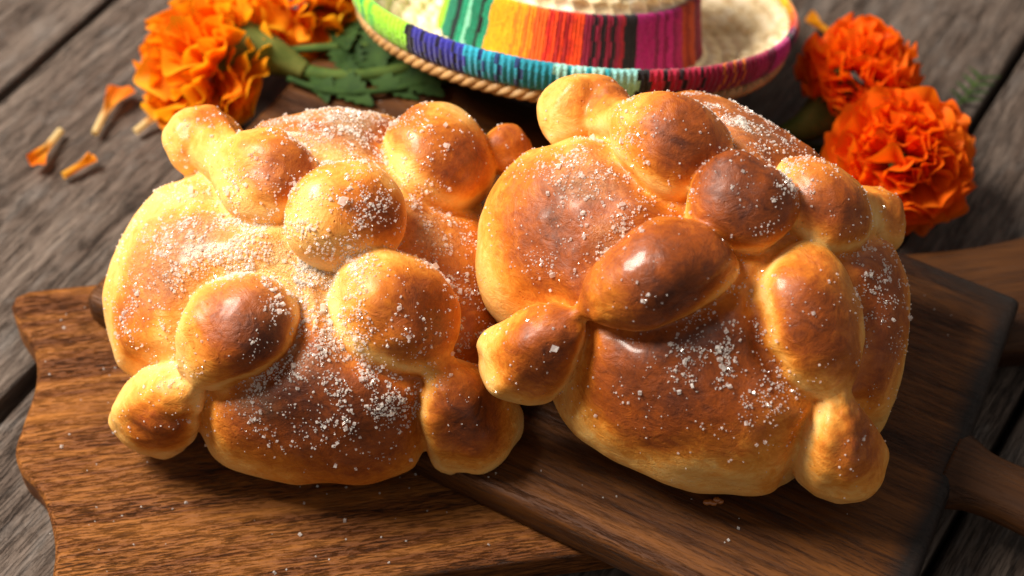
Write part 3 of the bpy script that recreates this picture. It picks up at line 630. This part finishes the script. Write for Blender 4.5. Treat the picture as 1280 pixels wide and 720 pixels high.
bp = curve_pts([(.0540, -.0185), (.0528, -.0140), (.0516, -.0080), (.0505, -.0010), (.0495, .0050), (.0486, .0068)], 12)
bandp = [tuple(x) for x in bp] + [(r - .0015, z) for r, z in bp[::-1]]
striped('hat_band', bandp, band_st, 1080, zig=.35)

# ------------------------------------------------------------------ marigolds
def petal_mesh(seed, L=.021, Wd=.024, fan=1., ruffle=1.):
    rn = random.Random(seed); nu, nv = 13, 8; V = []; UV = []; Q = []
    ph = [rn.uniform(0, 6.28) for _ in range(4)]; k1 = rn.choice((2, 3, 3, 4)); curl = rn.uniform(.25, .9); side = rn.uniform(-.3, .3)
    for j in range(nv):
        t = j / (nv - 1); wd = Wd * (.10 + .90 * t ** .8 * (1 - .12 * t * t)) * fan
        for i in range(nu):
            u = i / (nu - 1) * 2 - 1
            x = wd * .5 * u; z = L * t * (1 - .26 * u * u * t) + L * .03 * math.sin(k1 * 1.7 * u + ph[0]) * t ** 3
            y = L * (-.18 * t * t * curl * 1.6 - .22 * max(0, t - .6) * curl) + ruffle * L * .17 * t ** 2 * math.sin(k1 * 1.7 * u + ph[1]) + L * .03 * t ** 3 * math.sin(6.5 * u + ph[2]) + .25 * wd * u * u * t * .6
            V.append((x + side * L * .25 * t * t, y, z)); UV.append(((u + 1) / 2, t))
    for j in range(nv - 1):
        for i in range(nu - 1): Q.append((j * nu + i, j * nu + i + 1, (j + 1) * nu + i + 1, (j + 1) * nu + i))
    me = mesh_quads('petal', V, Q); uv = me.uv_layers.new(name='UVMap')
    for l in me.loops: uv.data[l.index].uv = UV[l.vertex_index]
    return me
def petal_set(mat, n=9, **kw):
    out = []
    for k in range(n):
        me = petal_mesh(k * 13 + 5, **kw); me.materials.append(mat); out.append(me)
    return out
PY = petal_set(M_PETAL_Y); PO = petal_set(M_PETAL_O); PG = petal_set(M_PETAL_G)
def stem_part(parent, name, ctrl, rad, mat, n=16, seg=10, rib=0.):
    c = curve_pts([(*p, r) for p, r in zip(ctrl, rad)], n); V, Fc = tube([x[:3] for x in c], [x[3] for x in c], seg)
    if rib:
        for i, v in enumerate(V):
            ce = Vector(c[i // seg][:3]); V[i] = ce + (v - ce) * (1 + rib * (1 if i % 2 else -1))
    return link(name, mesh_from(name, V, Fc), parent, mat)
HAT_INV = hat.matrix_world.inverted()
def under_hat(parent, base, tip):
    """pull a leaf tip down until the leaf stays below the brim; None when it cannot"""
    o = parent.matrix_world.translation; b, t = Vector(base), Vector(tip)
    for _ in range(18):
        bad = False
        for f in (.3, .5, .7, .85, 1.):
            q = HAT_INV @ (o + b.lerp(t, f))
            if math.hypot(q.x, q.y) < .096 and q.z > -.026 - (.012 if math.hypot(q.x, q.y) > .075 else 0) * 0: bad = True
        if not bad: return t
        t.z -= .0015
        if o.z + t.z < .0295: return None
    return None
def leaf_part(parent, base, tip, width, up, mat, teeth=7, name='leaf', droop=.12):
    """one serrated lance-shaped leaf from base to tip"""
    if parent.name.startswith('marigold'):
        tip = under_hat(parent, base, tip)
        if tip is None: return None
    b, t = Vector(base), Vector(tip); ax = t - b; L = ax.length; ax.normalize(); s = ax.cross(Vector(up)).normalized(); u = s.cross(ax)
    V = []; Fc = []; n = teeth * 2
    for i in range(n + 1):
        f = i / n; hwid = width * .5 * math.sin(math.pi * min(1, f ** .75)) ** .8 * (1 + (.22 if i % 2 else -.16)) if 0 < i < n else .0004
        ce = b + ax * (L * f) - u * (L * droop * f * f)
        V += [ce + s * hwid + u * hwid * .25 - ax * 0, ce, ce - s * hwid + u * hwid * .25]
    for i in range(n):
        a = i * 3; Fc += [(a, a + 1, a + 4, a + 3), (a + 1, a + 2, a + 5, a + 4)]
    return link(name, mesh_from(name, V, Fc), parent, mat)
def marigold(label, centre, axis, rad, petals, n, group, seed, flat=.8, spread=115):
    root = tag(empty('marigold_flower', centre, None), label, 'flower', group)
    rn = random.Random(seed); A = rot_axis(axis)
    for k in range(n):
        f = (k + .5) / n; th = R(spread) * f ** .62; ph = k * 2.39996 + rn.uniform(-.25, .25)
        d = Vector((math.sin(th) * math.cos(ph), math.sin(th) * math.sin(ph), math.cos(th) * flat))
        th2 = th * .92 + R(10) + rn.uniform(-.2, .2)
        bl = Vector((math.sin(th2) * math.cos(ph), math.sin(th2) * math.sin(ph), math.cos(th2))).normalized()
        inward = (Vector((0, 0, 1)) - bl * bl.z)
        if inward.length < .05: inward = Vector((1, 0, 0))
        y = (-inward).normalized(); x = y.cross(bl).normalized(); M = Matrix((x, y, bl)).transposed()
        M = M @ Matrix.Rotation(rn.gauss(0, .30) + (rn.uniform(-1.4, 1.4) if f < .25 else 0), 3, 'Z') @ Matrix.Rotation(rn.gauss(0, .14), 3, 'X')
        s = rad / .030 * rn.uniform(.86, 1.12) * (.88 + .18 * f)
        o = bpy.data.objects.new('petal', rn.choice(petals)); C.objects.link(o); o.parent = root
        o.matrix_local = Matrix.Translation(A @ (d * rad * .36)) @ (A @ M).to_4x4() @ Matrix.Diagonal((s, s, s, 1))
    return root
GF = 'marigold flowers laid around the hat'
m1 = marigold('golden orange marigold lying on its side at left, its green calyx turned to the hat', (-.1235, .1285, .0275), (-.72, -.12, .42), .0285, PY, 120, GF, 3, .85, 125)
c0 = Vector((-.1235, .1285, .0275))
stem_part(m1, 'calyx', [(.004, .0, .003), (.0135, .0030, .0075), (.024, -.0005, .0068), (.034, -.0040, .0046), (.041, -.0075, .0032)], [.0115, .0105, .0085, .0056, .0036], M_CALYX, 20, 16, .045)
stem_part(m1, 'stem', [(.038, -.0065, .0030), (.055, -.0105, .0036), (.075, -.0080, .0036), (.100, .002, .0036), (.135, .018, .003)], [.0033, .0028, .0028, .0028, .0028], M_STEM)
for bs, tp, wd in (((.056, -.010, .004), (.070, .014, .014), .014), ((.060, -.009, .004), (.052, .012, .012), .013), ((.066, -.010, .004), (.086, -.022, .004), .008), ((.074, -.008, .004), (.088, .014, .012), .014), ((.080, -.006, .004), (.076, .018, .018), .013), ((.090, -.003, .004), (.112, -.008, .004), .009)):
    leaf_part(m1, bs, tp, wd, (0, -.3, 1), M_LEAF)
for bs, tp, wd in (((.050, -.010, .004), (.068, -.026, .005), .012), ((.078, -.007, .004), (.096, -.022, .006), .012), ((.046, -.008, .004), (.050, -.024, .004), .009), ((.096, .001, .004), (.122, -.010, .006), .012), ((.07, -.008, .004), (.062, .010, .020), .015), ((.086, -.004, .004), (.094, .016, .016), .015)):
    leaf_part(m1, bs, tp, wd, (0, -.3, 1), M_LEAF)
stem_part(m1, 'stem', [(.030, .004, .004), (.050, .004, .006), (.075, .006, .005), (.105, .012, .004), (.13, .024, .003)], [.0016, .0018, .0018, .0018, .0018], M_STEM)
stem_part(m1, 'stem', [(.034, -.012, .004), (.055, -.020, .0036), (.085, -.016, .0036), (.12, -.004, .0036)], [.0012, .0014, .0014, .0014], M_LEAF)
m2 = marigold('yellow tipped orange marigold lying furthest back at left beside the lime edge of the hat', (-.0865, .1640, .030), (.30, -.30, 1), .029, PG, 120, GF, 5, .8, 118)
stem_part(m2, 'calyx', [(0, 0, -.002), (.007, -.004, -.008), (.016, -.009, -.004)], [.010, .007, .003], M_CALYX, 12, 12, .05)
stem_part(m2, 'stem', [(.014, -.008, -.005), (.026, -.014, .0035), (.060, -.018, .0035), (.10, -.014, .0035)], [.003, .0026, .0026, .0026], M_STEM)
for bs, tp, wd in (((.022, -.012, .002), (.034, -.038, .006), .013), ((.028, -.015, .004), (.050, -.036, .010), .014), ((.030, -.015, .004), (.024, -.034, .012), .012), ((.040, -.017, .004), (.062, -.038, .006), .013), ((.050, -.018, .004), (.072, -.036, .007), .012)):
    leaf_part(m2, bs, tp, wd, (0, -.2, 1), M_LEAF)
for bs, tp, wd in (((.018, -.010, -.002), (.042, -.008, .018), .016), ((.024, -.014, .003), (.054, -.022, .020), .017), ((.028, -.015, .004), (.034, -.030, .020), .014), ((.020, -.008, .002), (.036, .012, .020), .018), ((.036, -.016, .004), (.050, .004, .014), .016), ((.032, -.016, .004), (.044, -.034, .016), .014), ((.046, -.018, .004), (.058, -.024, .016), .013), ((.044, -.018, .004), (.066, -.016, .008), .014)):
    leaf_part(m2, bs, tp, wd, (0, -.2, 1), M_LEAF)
for bs, tp, wd in (((.020, -.012, .004), (.030, .006, .024), .018), ((.034, -.016, .004), (.060, -.004, .020), .018), ((.040, -.017, .004), (.050, -.040, .012), .015), ((.016, -.012, .0), (.020, -.036, .010), .013), ((.050, -.018, .004), (.080, -.024, .006), .013), ((.026, -.014, .003), (.044, -.020, .026), .016)):
    leaf_part(m2, bs, tp, wd, (0, -.4, 1), M_LEAF)
m3 = marigold('upper orange marigold right of the hat, lying behind another bloom and turned away', (.1405, .1240, .0275), (.25, .20, .85), .0232, PO, 120, GF, 8, .85, 128)
stem_part(m3, 'calyx', [(-.004, -.004, -.004), (-.012, -.012, -.008), (-.022, -.020, -.010), (-.032, -.023, -.012)], [.011, .0095, .0065, .0038], M_CALYX, 16, 14, .05)
stem_part(m3, 'stem', [(-.031, -.023, -.0118), (-.045, -.024, -.013), (-.075, -.020, -.014), (-.105, -.012, -.015)], [.0036, .003, .003, .003], M_STEM)
for bs, tp, wd in (((-.045, -.024, -.012), (-.030, -.040, -.016), .010), ((-.065, -.021, -.013), (-.050, -.036, -.020), .012)):
    leaf_part(m3, bs, tp, wd, (0, -.2, 1), M_LEAF)
m4 = marigold('full deep orange marigold nearest at right, facing the camera against the darker bread', (.1500, .0735, .0290), (.10, -.42, .85), .0262, PO, 150, GF, 12, .9, 120)
stem_part(m4, 'calyx', [(0, .002, -.003), (-.004, .012, -.014), (-.008, .020, -.021)], [.010, .007, .003], M_CALYX, 12, 12, .05)
stem_part(m4, 'stem', [(-.008, .0195, -.0205), (-.020, .030, -.0265), (-.050, .036, -.0265)], [.003, .0028, .0028], M_STEM)

# loose florets on the table
def floret(label, tip, base, bloom, mat, spread, yaw, group='loose marigold florets on the table'):
    """white tube at base, flared ruffled blade at the tip"""
    t, b = Vector(tip), Vector(base); ax = (t - b); L = ax.length; ax.normalize()
    nu, nv = 13, 12; V = []; UV = []; Q = []; s = ax.cross(Vector((0, 0, 1))).normalized(); u = s.cross(ax); rn = random.Random(int(yaw * 100) + 3); ph = rn.uniform(0, 6)
    for j in range(nv):
        f = j / (nv - 1); wd = .0030 + (bloom - .0030) * max(0, (f - .45) / .55) ** 1.4; wrap = 1 - max(0, (f - .42) / .58) ** .8 * spread
        for i in range(nu):
            a = (i / (nu - 1) - .5)
            ang = a * 6.25 * wrap; rr = wd * .5 / max(.25, 1)
            x = wd * (math.sin(ang) * .5 if wrap > .6 else a * (1 - wrap) + math.sin(ang) * .5 * wrap)
            y = wd * .5 * (1 - math.cos(ang)) * wrap + .0011 * f ** 3 * math.sin(9 * a + ph)
            V.append(ax * (L * f * (1 - .35 * a * a * f)) + s * (x + yaw * .004 * f * f) + u * (y + .0012 + .002 * f * f)); UV.append((a + .5, f))
    for j in range(nv - 1):
        for i in range(nu - 1): Q.append((j * nu + i, j * nu + i + 1, (j + 1) * nu + i + 1, (j + 1) * nu + i))
    me = mesh_quads('marigold_floret', V, Q); uv = me.uv_layers.new(name='UVMap')
    for l in me.loops: uv.data[l.index].uv = UV[l.vertex_index]
    o = link('marigold_floret', me, None, mat); o.location = b
    return tag(o, label, 'petal', group)
floret('orange floret with curled bloom and white tube, uppermost of three loose on bare table', (-.1660, .1405, .0020), (-.1712, .1140, .0004), .0130, M_FLORET, .75, .9)
floret('loose dark orange floret lying furthest left, its pale tube pointing to the marigold', (-.1935, .0945, .0012), (-.1855, .1155, .0004), .0085, M_FLORET, .55, -.2)
floret('small narrow yellow floret nearest the pale bread', (-.1690, .0995, .0008), (-.1805, .0900, .0004), .0052, M_FLORET_Y, .3, .1)
floret('floret with white tube fallen against the foot of the left marigold', (-.1430, .1270, .0030), (-.1545, .1150, .0004), .0105, M_FLORET, .7, .3)
floret('yellow floret lying between the hat rim and the right marigolds', (.1265, .1810, .0030), (.1380, .1745, .0004), .0100, M_FLORET_Y, .6, .2)
# sprig and stray leaves
sp = tag(empty('leaf_sprig', (.1905, .137, .0005)), 'small feathery green leaf sprig lying on the bare plank at far right', 'leaf')
stem_part(sp, 'stalk', [(-.006, -.007, .001), (0, 0, .0016), (.008, .012, .0022)], [.0005, .0005, .0003], M_STEM, 8, 6)
for k in range(4):
    f = -.5 + k * .5; ce = Vector((.0065 * f + .001, .009 * f + .001, .0018))
    for sgn in (-1, 1): leaf_part(sp, ce, ce + Vector((.006 * sgn + .002, .004 - .003 * sgn, .001)), .0018, (0, 0, 1), M_LEAF, 3, 'leaflet')
lf = tag(empty('leaf', (-.004, .124, TB * 2)), 'bright green leaf tip poking out under the front of the hat', 'leaf')
leaf_part(lf, (.000, .010, .0015), (-.004, -.0075, .003), .0075, (0, 0, 1), M_LEAFY, 3, 'leaf_blade', .02)
stem_part(lf, 'stalk', [(0, .010, .0015), (-.012, .014, .0012), (-.028, .018, .0012)], [.0008, .0010, .0010], M_STEM, 8, 6)

# sugar and crumbs scattered on the boards
ns = 150; ang = RNG.random(ns) * 6.28; rr = .05 + .05 * RNG.random(ns)
def scatter(name, label, frame, rect, z, n):
    p = np.column_stack([RNG.uniform(rect[0], rect[1], n), RNG.uniform(rect[2], rect[3], n), np.full(n, z)])
    s = RNG.lognormal(math.log(.00022), .4, n); p[:, 2] += s * .6
    o = crystals(None, p, s, name); o.matrix_world = frame.matrix_world.copy(); tag(o, label, 'sugar')
scatter('spilled_sugar', 'sparse sugar grains spilled on the rough scalloped board', b1, (.01, .22, -.068, .066), TB, 190)
scatter('spilled_sugar', 'sparse sugar grains spilled on the dark board', b2, (-.13, .13, -.08, .08), TB, 140)
bpy.context.view_layer.update()
